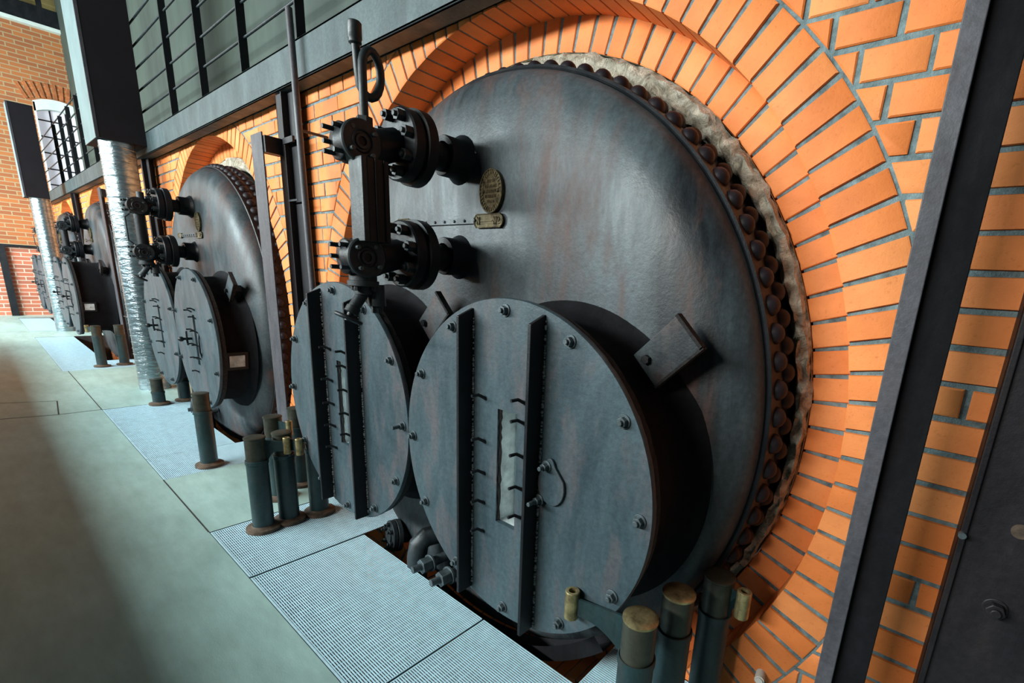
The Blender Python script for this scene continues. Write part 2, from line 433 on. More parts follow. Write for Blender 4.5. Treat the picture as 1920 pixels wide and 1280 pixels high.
for x0, x1 in xs+[(XR, XR)]:
    if x0 > cur+.001: wb.add([(cur, ym, -.9), (x0, ym, -.9), (x0, ym, TOP), (cur, ym, TOP)], [(0, 1, 2, 3)], 1)
    cur = max(cur, x1)
wallr = wb.build('wall_right', ['brick', 'mortar'], origin=(0, W, 0), kind='structure')
# stepped mortar ledge on top of the arches, wall above the walkway, ceiling
um = MB(); um.box((XL, 2.05, TOP), (XR+2, 2.2, 7.2)); um.box((XL, W-.02, TOP), (XR+2, 2.05, TOP+.12))
um.build('wall_upper', 'upper_plaster', smooth=False, origin=(0, 2, TOP), kind='structure')

# ------------------------------------------------------------------ far gable wall, window, ledge
GX = -16.2
sy = 16.2/15.6
wy0, wy1, wz0, wz1 = 1.44, 2.16, 2.55, 4.62
gm = MB(); ztop = 5.95
def gq(y0, y1, z0, z1, mi): gm.add([(GX, y0, z0), (GX, y1, z0), (GX, y1, z1), (GX, y0, z1)], [(0, 1, 2, 3)], mi)
gq(-7, 4, 0, 1.50, 1); gq(-7, wy0, 1.50, ztop, 0); gq(wy1, 4, 1.50, ztop, 0); gq(wy0, wy1, 1.50, wz0, 0)
# segmental head of the window opening
segs = 10; top = []
for i in range(segs+1):
    y = wy0+(wy1-wy0)*i/segs; top.append((y, wz1-.10+.10*(1-((i/segs)*2-1)**2)))
for (a, za), (b_, zb) in zip(top, top[1:]):
    gm.add([(GX, a, za), (GX, b_, zb), (GX, b_, ztop), (GX, a, ztop)], [(0, 1, 2, 3)], 0)
gm.build('wall_end', ['gable_brick', 'gable_brick_low'], smooth=False, origin=(GX, 0, 0), kind='structure')
va = MB()
for i in range(11):
    y = wy0-.12+(wy1-wy0+.24)*(i+.5)/11; k = ((i+.5)/11)*2-1; zz = wz1-.12+.11*(1-k*k)+.02
    t = k*.42; rot = Matrix.Rotation(t, 3, 'X').inverted() if False else Matrix.Rotation(-t, 3, 'X')
    va.box((-.02, -.030, 0), (.012, .030, .30), rot=rot, c=(GX+.01, y, zz))
va.build('trim_2', 'gable_voussoir', smooth=False, bevel=.004, kind='structure')
wm = MB()
for (a, za), (b_, zb) in zip(top, top[1:]):
    wm.add([(GX+.02, a, za-.20), (GX+.02, b_, zb-.20), (GX+.02, b_, zb), (GX+.02, a, za)], [(0, 1, 2, 3)], 0)
    wm.add([(GX+.02, a, za-.20), (GX+.02, b_, zb-.20), (GX-.2, b_, zb-.20), (GX-.2, a, za-.20)], [(0, 1, 2, 3)], 0)
wm.box((GX-.2, wy0, wz0), (GX+.02, wy0+.03, wz1-.12)); wm.box((GX-.2, wy1-.03, wz0), (GX+.02, wy1, wz1-.12)); wm.box((GX-.2, wy0, wz0-.04), (GX+.06, wy1, wz0))
win = wm.build('window_1', 'white_paint', smooth=False, kind='structure')
gl = MB(); gl.box((GX-.16, wy0, wz0), (GX-.15, wy1, wz1-.1)); gl.build('glass_pane', 'window_glass', win, smooth=False)
mu = MB()
for k in (1, 2): y = wy0+(wy1-wy0)*k/3; mu.box((GX-.15, y-.012, wz0), (GX-.12, y+.012, wz1-.12))
for k in range(1, 6): zz = wz0+(wz1-wz0-.1)*k/6; mu.box((GX-.15, wy0, zz-.012), (GX-.12, wy1, zz+.012))
mu.build('glazing_bars', 'black_iron', win, smooth=False)
le = MB(); le.box((GX, -3, 1.47), (GX+.06, 4, 1.52)); le.build('trim_3', 'black_iron', smooth=False, kind='structure')
bb = MB(); bb.box((GX+.02, .49, 0), (GX+.10, .60, 1.47)); bb.build('trim_4', 'black_iron', smooth=False, kind='structure')
t5 = MB(); t5.box((GX-.1, -3, ztop), (GX+.12, 4.2, ztop+.07)); t5.build('trim_5', 'white_paint', smooth=False, kind='structure')
t6 = MB(); t6.box((GX-.1, -3, ztop+.08), (GX+.10, 4.2, ztop+.40))
for y in (.9, 1.35, 1.8, 2.25): t6.box((GX+.02, y-.04, ztop+.40), (GX+.10, y+.04, 7.6))
t6.build('trim_6', 'black_iron', smooth=False, kind='structure')
sl = MB(); sl.box((GX-.5, -3, ztop+.1), (GX-.4, 4.5, 8.2)); sl.build('wall_slatted', 'wood_slats', smooth=False, kind='structure')

# unseen low wall, added on the camera's side to shade the near floor strip
cg = MB(); cg.box((-11.6, -1.42, 0), (2.6, -1.30, 1.06)); cg.build('shade_blocker', 'blocker_grey', smooth=False, kind='structure')

# ------------------------------------------------------------------ walkway beam and railing
bm_ = MB(); y0 = 1.33
bm_.box((-15.9, y0, 2.425), (XR+1.5, y0+.014, 2.625)); bm_.box((-15.9, y0, 2.611), (XR+1.5, y0+.09, 2.625)); bm_.box((-15.9, y0, 2.425), (XR+1.5, y0+.09, 2.439))
bm_.box((-15.9, y0+.07, 2.439), (XR+1.5, W-.02, 2.50))
tagged(bm_.build('walkway_beam', 'beam_steel', bevel=.003), 'long grey steel channel beam running above the boiler arches', 'beam')
rt = thing('walkway_railing', (-4, 1.36, 2.625), 'dark steel railing of flat posts and round bars on the walkway beam', 'railing')
x = -3.125; px_ = []
while x < 1.2: px_.append(x); x += .85
x = -3.975
while x > -6.5: px_.append(x); x -= .85
px_ += [-7.9, -8.7, -9.5, -10.4, -11.3, -12.2, -13.1]
for x in sorted(px_):
    p = MB(); p.box((x-.006, 1.335, 2.44 if x == -3.125 else 2.60), (x+.006, 1.385, 3.86 if x > -7 else 3.6)); p.build('post', 'black_iron', rt)
for k in range(6):
    p = MB(); zz = 2.645+.195*k; p.cyl((-15.8, 1.37, zz), (2.5, 1.37, zz), .0085, n=10); p.build('rail', 'pipe_iron', rt)

# ------------------------------------------------------------------ boilers
rivproto = {}
def rivet_mesh(key):
    if key in rivproto: return rivproto[key]
    mb = MB(); rr = .033; vs = []; n = 14; rings = 6
    prof = [(0, 1), (.34, .94), (.64, .77), (.86, .5), (.98, .2), (1, -.12)]
    mb.lathe([(a*rr, b_*rr*.9) for a, b_ in prof], (0, 0, 0), axis='z', n=14)
    me = bpy.data.meshes.new('rivet'); me.from_pydata(mb.v, [], mb.f); me.materials.append(M['rivet_iron']); me.shade_smooth()
    rivproto[key] = me; return me
def rivet_positions(X):
    n = 92; out = []
    for rowi, (y, ph) in enumerate(((1.452, 0), (1.535, .5))):
        for i in range(n): out.append((2*pi*(i+ph)/n, y))
    return out
def door(par, dx, dz, ds, X, side, bars, near):
    """one round flue cover with its bolts"""
    R = .552; sx = dx+(.008 if side == 'R' else .012); sw = .045 if side == 'R' else .036
    if not bars: sx = dx+.02; sw = .03
    z0, z1 = dz-.20, dz+.20
    mb = MB(); n = 128; cx, cz = sx, (z0+z1)/2
    angs = sorted([2*pi*i/n for i in range(n)]+[atan2(b_-cz, a-cx) % (2*pi) for a in (sx-sw, sx+sw) for b_ in (z0, z1)])
    def pts(R_, y, jit=0):
        o = []
        for t in angs:
            c, s_ = cos(t), sin(t)
            # circle hit from slot centre
            ox, oz = cx-dx, cz-dz; bq = ox*c+oz*s_; cq = ox*ox+oz*oz-R_*R_; k = -bq+sqrt(bq*bq-cq)+random.uniform(-jit, jit)
            o.append((cx+k*c, y, cz+k*s_))
        return o
    def rpts(y):
        o = []
        for t in angs:
            c, s_ = cos(t), sin(t); k = min(sw/abs(c) if abs(c) > 1e-9 else 1e9, (z1-z0)/2/abs(s_) if abs(s_) > 1e-9 else 1e9)
            o.append((cx+k*c, y, cz+k*s_))
        return o
    L = len(angs)
    A = rpts(ds+.018); B_ = rpts(ds); C_ = pts(R-.002, ds); D_ = pts(R, ds+.004, .0012 if near else 0); E_ = pts(R, ds+.018, .0012 if near else 0)
    vs = A+B_+C_+D_+E_; fs = []
    for k in range(4): fs += [(k*L+i, k*L+(i+1) % L, (k+1)*L+(i+1) % L, (k+1)*L+i) for i in range(L)]
    fs += [(4*L+i, 4*L+(i+1) % L, (i+1) % L, i) for i in range(L)]
    mb.add(vs, fs)
    d = mb.build('flue_cover', 'door_iron', par)
    # flange behind plate
    mb = MB(); mb.lathe([(.30, ds+.019), (.545, ds+.019), (.548, ds+.025), (.546, ds+.050), (.49, ds+.052)], (dx, 0, dz), n=96, jit=.0015 if near else 0)
    mb.build('cover_rim', 'rough_edge', d)
    # slot lining
    mb = MB(); yb = ds+.085
    mb.box((sx-sw-.01, yb, z0-.02), (sx+sw+.01, yb+.03, z1+.02)); mb.box((sx-sw-.03, ds+.019, z0-.02), (sx-sw-.002, yb, z1+.02))
    mb.box((sx+sw+.002, ds+.019, z0-.02), (sx+sw+.03, yb, z1+.02)); mb.box((sx-sw, ds+.019, z0-.03), (sx+sw, yb, z0-.002)); mb.box((sx-sw, ds+.019, z1+.002), (sx+sw, yb, z1+.03))
    mb.build('slot_lining', 'pale_firebrick', d, smooth=False, label='pale brick lining showing through the slot')
    if near:
        mb = MB(); pth = [(sx-sw+random.uniform(-.001, .005), ds+.012, z0+(z1-z0)*i/24) for i in range(25)]
        mb.tube(pth, [.004+random.uniform(0, .003) for _ in pth], 6)
        mb.build('slot_edge', 'rough_edge', d)
    # bolts
    for i in range(12 if bars else 8):
        t = 2*pi*(i+(.04 if bars else .5))/(12 if bars else 8)
        if bars and side == 'L' and i == 7: t += .05
        x, zq = dx+.515*cos(t), dz+.515*sin(t); mb = MB(); rr = random.uniform(0, 1)
        mb.cyl((x, ds, zq), (x, ds-.004, zq), .020, n=20); mb.cyl((x, ds-.004, zq), (x, ds-.018, zq), .0145, n=6, start=rr)
        ex = .05 if (near and side == 'L' and i == 0) else .026
        mb.cyl((x, ds-.018, zq), (x, ds-ex, zq), .0078, n=12)
        mb.build('cover_bolt', 'nut_steel', d, bevel=.001 if near else 0)
    # bent pegs round the slot
    for k, (px0, zs) in enumerate(((sx-(.118 if side == 'R' else .10) if bars else sx-.05, (.235, .085, -.03, -.14, -.25)), (sx+sw+.018 if bars else sx+.045, (.255, .19, .08, -.03, -.13)))):
        for q in zs:
            if side == 'L' and bars and k == 0: q += .02
            zq = dz+q; mb = MB()
            mb.tube([(px0+.016, ds+.003, zq-.016), (px0+.012, ds-.008, zq-.008), (px0+.002, ds-.020, zq), (px0-.002, ds-.045, zq-.001)], .0055, 8)
            mb.build('peg', 'black_iron', d)
    if bars:
        for bx in ((-.165, .148) if side == 'R' else (-.14, .195)):
            x = dx+bx; h = sqrt(R*R-bx*bx)-.012; mb = MB()
            P = [(dz-h, 0), (dz+h-.004, 0), (dz+h-.030, -.060), (dz-h, -.060)]
            mb.prism([(zz, yy) for zz, yy in P], lambda u, v, dd: (dd, ds-.0005+v, u), x-.006, x+.006)
            mb.build('stiffener_bar', 'black_iron', d, smooth=False, bevel=.0015)
            mb = MB()
            zz = dz-h+.01
            while zz < dz+h-.02:
                if random.random() < .8: mb.ball((x+.009, ds-.002, zz), random.uniform(.003, .0058), 7, 5)
                zz += random.uniform(.005, .011)
            mb.build('weld_bead', 'weld', d, kind='stuff')
        if side == 'R':
            mb = MB(); P = []
            for i in range(28):
                t = 2*pi*i/28; P.append((dx+.212+.050*cos(t)*(1 if cos(t) > 0 else 1.1), dz+.012+.062*sin(t)*(1.0 if sin(t) < 0 else 1.0)))
            P2 = []
            for (a, b_) in P:
                if b_ > dz+.05: a = dx+.195+(a-dx-.195)*.5; b_ = b_+.025
                P2.append((a, b_))
            mb.prism(P2, lambda u, v, dd: (u, dd, v), ds-.010, ds-.001); fl = mb.build('peephole_flap', 'door_iron', d, bevel=.002)
            for (bx, bz, ln) in ((.192, .072, .045), (.168, -.045, .06)):
                mb = MB(); x, zq = dx+bx, dz+bz
                mb.cyl((x, ds-.010, zq), (x, ds-.014, zq), .018, n=18); mb.cyl((x, ds-.014, zq), (x, ds-.03, zq), .0125, n=6); mb.cyl((x, ds-.03, zq), (x, ds-ln, zq), .007, n=10)
                mb.build('cover_bolt', 'nut_steel', d, bevel=.001)
    else:
        # plain knob and catch of the older covers
        mb = MB(); x = dx-.10; mb.cyl((x, ds, dz), (x, ds-.06, dz), .010, n=12); mb.ball((x, ds-.07, dz), .020)
        mb.tube([(x, ds-.03, dz-.05), (x+.01, ds-.035, dz), (x-.01, ds-.03, dz+.06)], .007, 8)
        mb.build('catch_handle', 'black_iron', d)
        if side == 'R':
            mb = MB(); mb.tube([(dx+.10, ds+.002, dz+.06), (dx+.13, ds-.01, dz+.02), (dx+.135, ds-.012, dz-.08), (dx+.11, ds+.002, dz-.13)], .0055, 8); mb.build('hook', 'black_iron', d)
    # flue tube back to the head
    mb = MB(); mb.lathe([(.48, ds+.05), (.495, ds+.055), (.498, 1.20), (.505, 1.245), (.525, 1.272), (.565, 1.292), (.585, 1.300)], (dx, 0, dz), n=96)
    tb = mb.build('flue_tube', 'shade_black', par)
    return d, tb

def gauge(par, X, near, dy=0):
    """water level gauge: two flanged pipes from the end plate, two cocks with side covers, body between them"""
    gx = X-.07; zU, zL = 1.842, 1.472; yf = 1.062+dy*.5; zu, zl = 1.802, 1.447; y0 = .808+dy; yb = .848+dy; xf = gx+.072
    g = MB(); fy = yf-.05
    for zz, zc in ((zU, zu), (zL, zl)):
        g.lathe([(0, y0-.008), (.050, y0-.008), (.058, y0-.004), (.058, y0+.016), (.062, y0+.020), (.064, y0+.095), (.058, y0+.115)], (gx, 0, zc), n=40)
        g.cyl((gx, y0+.10, zc), (gx, fy, zz), .058, .052, n=32)
        g.cyl((gx, yb, zc), (xf-.004, yb, zc), .062, n=40)
    if near:
        g.box((gx+.028, y0+.012, zl+.05), (gx+.113-.002, y0+.030, zu-.05), 1)  # lit front face of the gauge body put in as a lighter colour
        g.box((gx+.030, y0+.030, zl+.05), (gx+.110, y0+.105, zu-.05)); g.box((gx+.110, y0+.055, zl+.05), (gx+.115, y0+.062, zu-.05)); g.box((gx+.110, y0+.085, zl+.05), (gx+.115, y0+.09, zu-.05))
    else: g.cyl((gx+.02, yb+.01, zl+.05), (gx+.02, yb+.01, zu-.05), .036, n=24)
    body = g.build('water_gauge', ['black_iron', 'pipe_iron'], par, bevel=.002 if near else 0)
    for zz in (zU, zL):
        g = MB(); g.lathe([(0, yf-.052), (.114, yf-.052), (.120, yf-.047), (.120, yf-.014), (.113, yf-.010), (.113, yf-.004), (.128, yf), (.128, yf+.036), (.120, yf+.042), (0, yf+.042)], (gx, 0, zz), n=64)
        g.build('pipe_flange', 'black_iron', body)
        for i in range(8):
            t = 2*pi*(i+.35)/8; x, zq = gx+.094*cos(t), zz+.094*sin(t); g = MB()
            g.cyl((x, yf-.052, zq), (x, yf-.080, zq), .0195, n=6, start=.3); g.cyl((x, yf-.080, zq), (x, yf-.090, zq), .009, n=10)
            g.build('flange_bolt', 'pipe_iron', body, bevel=.001 if near else 0)
        g = MB(); g.cyl((gx, yf+.04, zz), (gx, 1.29, zz), .050, n=32); g.build('pipe', 'black_iron', body)
        g = MB(); g.lathe([(.050, 1.200), (.070, 1.201), (.073, 1.206), (.073, 1.262), (.080, 1.272), (.092, 1.288)], (gx, 0, zz+.008), n=40, jit=.0006); g.build('pipe_socket', 'black_iron', body)
    for zc, hol in ((zu, 0), (zl, 1)):
        g = MB(); g.lathe([(0, xf-.012), (.012, xf-.012), (.014, xf+.002), (.022, xf+.002), (.024, xf-.003), (.030, xf-.003), (.032, xf+.003), (.036, xf-.001), (.062, xf), (.066, xf-.004), (.066, xf-.014), (.062, xf-.018)], (0, yb, zc), axis='x', n=48)
        fc = g.build('cock_cover', 'pipe_iron', body)
        for i in range(4):
            t = pi/4+pi/2*i+(.1 if hol else -.15); y, zq = yb+.047*cos(t), zc+.047*sin(t); g = MB()
            if i == (0 if hol else 1): g.cyl((xf-.002, y, zq), (xf+.001, y, zq), .0065, n=14)
            else: g.cyl((xf-.002, y, zq), (xf+.016, y, zq), .0065, n=12)
            g.build('cover_stud', 'nut_steel', body)
        for dx_, dz_, ln in ((-.02, .036, .034), (-.02, -.036, .034), (.036, .036, .028), (.036, -.036, .028), (-.045, 0, .022)):
            g = MB(); g.cyl((gx+dx_, y0-.006, zc+dz_), (gx+dx_, y0-.008-ln, zc+dz_), .0075, n=12); g.build('front_stud', 'pipe_iron', body)
    if not near:
        g = MB(); g.tube([(gx-.02, y0, zl+.06), (gx-.02, y0-.03, zl+.09), (gx-.02, y0-.03, zu-.09), (gx-.02, y0, zu-.06)], .006, 8)
        g.build('sight_tube', 'pipe_iron', body)
    # drain cock with its hand wheel under the lower cock
    yd = yb+.018; g = MB(); g.cyl((gx, yd, zl-.055), (gx, yd, zl-.078), .046, n=28); g.cyl((gx, yd, zl-.078), (gx, yd, zl-.096), .052, n=28)
    g.cyl((gx, yd, zl-.096), (gx, yd, zl-.125), .030, n=20)
    g.cyl((gx, yd+.004, zl-.112), (gx-.004, yd-.042, zl-.178), .020, n=18); g.cyl((gx-.004, yd-.036, zl-.170), (gx-.005, yd-.048, zl-.190), .024, n=18)
    g.cyl((gx+.004, yd+.045, zl-.09), (gx+.004, yd+.045, zl-.165), .028, .032, n=18); g.cyl((gx+.004, yd+.045, zl-.165), (gx+.004, yd+.045, zl-.19), .020, n=6)
    for t in (0, 1.57, 3.14, 4.71): g.cyl((gx+.038*cos(t+.5), yd+.038*sin(t+.5), zl-.094), (gx+.038*cos(t+.5), yd+.038*sin(t+.5), zl-.112), .010, n=6)
    g.build('drain_cock', 'pipe_iron', body, bevel=.001 if near else 0)
    a = Vector((gx-.005, yd-.048, zl-.190)); dr = Vector((-.10, -.42, -.9)).normalized(); c = a+dr*.020
    u = dr.orthogonal().normalized(); v = dr.cross(u); g = MB()
    g.tube([c+u*.042*cos(2*pi*i/28)+v*.042*sin(2*pi*i/28) for i in range(28)], .0075, 10, closed=True)
    for k in range(4): t = pi/2*k+.4; g.cyl(c, c+u*.040*cos(t)+v*.040*sin(t), .006, n=8)
    g.cyl(a, c+dr*.010, .011, n=12); g.build('hand_wheel', 'pipe_iron', body)
    # siphon tube with its loop
    g = MB(); bx, by = gx+.025, yb+.035
    if near:
        g.cyl((bx, by, zu+.055), (bx, by, zu+.085), .026, n=6)
        P = [(bx, by, zu+.07), (bx, by, zu+.13), (bx, by, zu+.17)]
        cyl_, czl, ry, rz = by+.036, zu+.222, .036, .066
        for i in range(0, 17):
            t = pi-2*pi*i/16*.9; P.append((bx-.030*(i/16), cyl_-ry*cos(pi-t), czl+rz*sin(t)) if False else (bx-.030*(i/16), cyl_+ry*cos(t), czl+rz*sin(t)))
        P += [(bx-.034, by+.004, zu+.235), (bx-.034, by+.002, zu+.275), (bx-.034, by-.001, zu+.31)]
        g.tube(P, .0135, 14); g.build('siphon_tube', 'pipe_iron', body)
        g = MB(); g.lathe([(.014, zu+.297), (.020, zu+.301), (.019, zu+.310), (.0215, zu+.314), (.0215, zu+.357), (.018, zu+.361), (.010, zu+.361)], (bx-.034, by-.001, 0), axis='z', n=20); g.build('siphon_cap', 'pipe_iron', body)
    else:
        g.cyl((bx, by, zu+.05), (bx, by, zu+.11), .024, n=12); g.build('vent_stub', 'pipe_iron', body)
    return body

def make_boiler(i, label):
    X = BX[i]; near = i == 0; mid = i == 1
    b = thing('boiler', (X, 1.40, 0), label, 'boiler', 'iron boilers set in brick arches')
    mb = MB(); prof = [(0.0, 1.279), (.3, 1.280), (.6, 1.283), (.85, 1.288), (1.00, 1.294), (1.08, 1.303), (1.13, 1.317), (1.165, 1.337), (1.190, 1.363), (1.204, 1.392), (1.208, 1.430)]
    mb.lathe(prof, (X, 0, ZC), n=160); mb.build('end_plate', 'head_iron', b)
    mb = MB(); mb.lathe([(1.206, 1.430), (1.207, 1.402), (1.213, 1.397), (1.222, 1.400), (1.224, 1.412), (1.224, 2.3)], (X, 0, ZC), n=160); mb.build('shell', 'black_iron', b)
    P = rivet_positions(X)
    if near: vis = [p for p in P if (-62 <= ((math.degrees(p[0])+180) % 360)-180 <= 122)][:]
    elif mid: vis = [p for p in P if (-50 <= ((math.degrees(p[0])+180) % 360)-180 <= 110)]
    else: vis = []
    vis.sort(key=lambda p: -cos(p[0]-.6)); vis = vis[:100]; vs_ = set(vis)
    proto = rivet_mesh('r')
    for t, y in vis:
        o = bpy.data.objects.new('rivet', proto); COL.objects.link(o); o.parent = b
        o.location = (1.222*cos(t), y-1.40, ZC+1.222*sin(t)); o.rotation_euler = (0, pi/2-t, 0)
    rest = [p for p in P if p not in vs_]; mb = MB()
    for t, y in rest:
        c = Vector((X+1.222*cos(t), y, ZC+1.222*sin(t))); mb.ball(c, .028, 10, 6)
    o = mb.build('rivet_rows', 'rivet_iron', b); o['kind'] = 'stuff'
    ds = (1.0, 1.06, .90, .90)[i]
    for side, dx in (('L', X-.565 if near else X-.56), ('R', X+.53 if near else X+.54)):
        if i == 0: dx = -2.148 if side == 'L' else -1.045
        d, tb = door(b, dx, .797 if i == 0 else .79, ds, X, side, near, near)
        # angled lug standing on the flue collar
        for ang in ((pi/4, ) if near else (pi/4, )):
            rr = .62; c = Vector((dx+rr*cos(ang), 1.215, .797+rr*sin(ang))); rot = Matrix.Rotation(-ang, 3, 'Y')
            mb = MB(); mb.box((-.10, -.009, -.058), (.085, .009, .058), rot=rot, c=c); mb.build('lug_plate', 'head_iron', b, bevel=.002, smooth=False)
            mb = MB(); mb.box((.078, -.014, -.060), (.088, .012, .060), rot=rot, c=c); mb.box((-.10, -.014, -.064), (.088, .012, -.056), rot=rot, c=c); mb.build('lug_weld', 'rough_edge', b, smooth=False)
            mb = MB(); mb.box((-.10, .009, -.03), (-.02, .075, .03), rot=rot, c=c); mb.cyl(c+rot@Vector((-.07, -.009, .02)), c+rot@Vector((-.07, -.025, .02)), .014, n=6)
            mb.build('lug_foot', 'black_iron', b, smooth=False)
        if not near and side == 'R':
            t = radians(-12); c = Vector((dx+.50*cos(t), ds+.12, .79+.50*sin(t)))
            rot = Matrix.Rotation(-t, 3, 'Y')
            mb = MB(); mb.box((-.01, -.075, -.07), (.02, .075, .07), rot=rot, c=c); bx = mb.build('inspection_box', 'black_iron', b, smooth=False, bevel=.002)
            mb = MB(); mb.box((.018, -.05, -.045), (.026, .05, .045), rot=rot, c=c); mb.ball(c+rot@Vector((.028, 0, 0)), .008); mb.build('pale_plate', 'pale_firebrick', bx, smooth=False, label='small pale square plate')
    gauge(b, X, near, (0, .08, .16, .16)[i])
    # maker's plates
    yh = 1.279
    ox, oz = X+.13, 1.722
    mb = MB(); n = 48
    mb.prism([(ox+.062*cos(2*pi*k/n), oz+.078*sin(2*pi*k/n)) for k in range(n)], lambda u, v, d: (u, d, v), yh-.006, yh+.012)
    mb.tube([(ox+.060*cos(2*pi*k/n), yh-.007, oz+.076*sin(2*pi*k/n)) for k in range(n)], .0035, 8, closed=True)
    if i < 2:
        mb.tube([(ox+.044*cos(2*pi*k/n), yh-.0065, oz+.058*sin(2*pi*k/n)) for k in range(n)], .0015, 6, closed=True)
        for k in range(34):
            t = 2*pi*k/34; c = (ox+.052*cos(t), yh-.006, oz+.067*sin(t)); mb.box((-.0018, -.003, -.006), (.0018, 0, .006), rot=Matrix.Rotation(pi/2-t, 3, 'Y'), c=c)
        for zz, hw in ((.036, .018), (.018, .030), (.0, .026), (-.018, .030), (-.036, .020)):
            xx = -hw
            while xx < hw:
                wq = random.uniform(.004, .008); mb.box((ox+xx, yh-.009, oz+zz-.005), (ox+xx+wq*.7, yh-.005, oz+zz+.005)); xx += wq+.002
        for sx_ in (-1, 1): mb.ball((ox+.040*sx_, yh-.007, oz), .007, 10, 6)
    mb.build('maker_plate', 'plate_brass', b, label='oval cast brass maker plate')
    rx, rz = X+.115, 1.618
    def rectplate(x0, x1, zc, h, nm):
        mb = MB(); P = [(x0, zc-h), (x1, zc-h), (x1, zc-h*.8)]+[(x1+.012*cos(t), zc+h*.8*sin(t)) for t in (-1.2, -.6, 0, .6, 1.2)]+[(x1, zc+h*.8), (x1, zc+h), (x0, zc+h), (x0, zc+h*.8)]+[(x0-.012*cos(t), zc+h*.8*sin(t)) for t in (1.2, .6, 0, -.6, -1.2)]+[(x0, zc-h*.8)]
        mb.prism(P, lambda u, v, d: (u, d, v), yh-.004, yh+.012)
        mb.tube([(u, yh-.005, v) for u, v in P], .0022, 6, closed=True); return mb
    mb = rectplate(rx-.070, rx+.070, rz, .024, 'r')
    # characters "N" and "No" with a rule between them
    def N_(x, h, wd):
        mb.box((x, yh-.008, rz-h), (x+.003, yh-.003, rz+h)); mb.box((x+wd, yh-.008, rz-h), (x+wd+.003, yh-.003, rz+h))
        a = atan2(2*h, wd); L = hypot(2*h, wd)/2; mb.box((-L, -.003, -.0015), (L, .002, .0015), rot=Matrix.Rotation(a, 3, 'Y'), c=(x+wd/2+.0015, yh-.005, rz))
    N_(rx-.062, .014, .012); N_(rx+.032, .014, .012)
    mb.tube([(rx+.058+.006*cos(t*pi/5), yh-.006, rz+.005+.008*sin(t*pi/5)) for t in range(10)], .0015, 6, closed=True)
    mb.box((rx-.042, yh-.007, rz-.0025), (rx+.026, yh-.003, rz+.0025)); mb.box((rx+.052, yh-.007, rz-.013), (rx+.064, yh-.003, rz-.010))
    mb.build('number_plate', 'plate_brass', b, label='small brass number plate')
    mb = MB(); mb.box((X-.40, yh-.004, rz-.008), (rx-.085, yh+.01, rz+.014))
    for k in range(7): mb.ball((X-.35+.065*k, yh-.005, rz+.003), .006, 8, 5)
    mb.build('riveted_strip', 'head_iron', b, smooth=False)
    mb = rectplate(X-.50, X-.415, rz+.004, .020, 'l'); mb.build('number_plate', 'plate_brass', b, label='small brass end plate left of the strip')
    # fittings below the flues, reaching into the pit
    if i < 2:
        o = X+1.57; mb = MB()
        def pth(*p): return [(q[0]+o, q[1], q[2]) for q in p]
        mb.tube(pth((-1.80, 1.30, .14), (-1.82, 1.22, .14), (-1.835, 1.19, .11), (-1.84, 1.18, .04), (-1.84, 1.18, -.10), (-1.80, 1.20, -.16), (-1.70, 1.25, -.18)), .048, 18); mb.build('blowdown_elbow', 'pipe_iron', b)
        for (x, y, zz) in ((-1.735, 1.180, .050), (-1.59, 1.180, .050)):
            mb = MB(); mb.cyl((x+o+.004, y+.10, zz), (x+o, y+.01, zz), .024, n=20); mb.cyl((x+o, y+.01, zz), (x+o, y, zz), .043, n=26)
            mb.cyl((x+o, y, zz), (x+o-.004, y-.045, zz), .037, n=6, start=.3); mb.cyl((x+o-.004, y-.045, zz), (x+o-.010, y-.088, zz), .0175, n=16)
            mb.build('stud_bolt', 'nut_steel', b, bevel=.001)
        mb = MB(); c = Vector((-2.185+o, 1.235, -.01)); dr = Vector((-.25, -.95, .10)).normalized()
        mb.cyl(c, c-dr*.022, .085, n=36); mb.cyl(c-dr*.027, c-dr*.05, .088, n=36); mb.cyl(c-dr*.05, c-dr*.4, .05, n=24)
        u = dr.orthogonal().normalized(); v = dr.cross(u)
        for k in range(6): q = c+u*.062*cos(k*pi/3)+v*.062*sin(k*pi/3); mb.cyl(q, q+dr*.018, .013, n=6); mb.cyl(q+dr*.018, q+dr*.03, .007, n=8)
        mb.cyl(c, c+dr*.008, .038, n=20); mb.build('drain_flange', 'pipe_iron', b, bevel=.001)
        mb = MB()
        # curved belly saddle under the flues
        mb.lathe([(1.11, 1.20), (1.17, 1.20), (1.175, 1.30), (1.15, 1.32)], (X, 0, ZC-.01), n=60, a0=radians(-104), a1=radians(-44)); 
        if near: mb.build('belly_band', 'shade_black', b)
    return b
make_boiler(0, 'nearest and largest-looking black boiler with stiffening bars on its round covers')
make_boiler(1, 'second boiler from the camera, bluish lit end plate behind the tall channel post')
make_boiler(2, 'third boiler from the camera, just beyond the tall silver duct')
make_boiler(3, 'farthest boiler, small brownish disc near the brick gable wall')

# fibrous packing ring between shell and brick, one for each arch
for i, X in enumerate(BX):
    mb = MB(); n = 260 if i == 0 else 90
    rads = [1.236, 1.260, 1.284, 1.308, 1.328]; vs = []
    for k, r in enumerate(rads):
        for j in range(n):
            t = 2*pi*j/n; rr = r+random.uniform(-.006, .006); 
            y = V-.030+random.uniform(-.014, .014)+(.03 if k in (0, 4) else 0)
            e = k/4; vs.append((X-.046*e+rr*cos(t), y, ZC+(ZA-ZC)*e+rr*sin(t)))
    fs = []
    for k in range(len(rads)-1): fs += [(k*n+j, k*n+(j+1) % n, (k+1)*n+(j+1) % n, (k+1)*n+j) for j in range(n)]
    mb.add(vs, fs); mb.lathe([(1.328, V-.01), (1.328, V+.12), (1.2, V+.12)], (X-.046, 0, ZA), n=90)
    mb.build('packing_ring', 'packing_wool', wallr, kind='stuff')

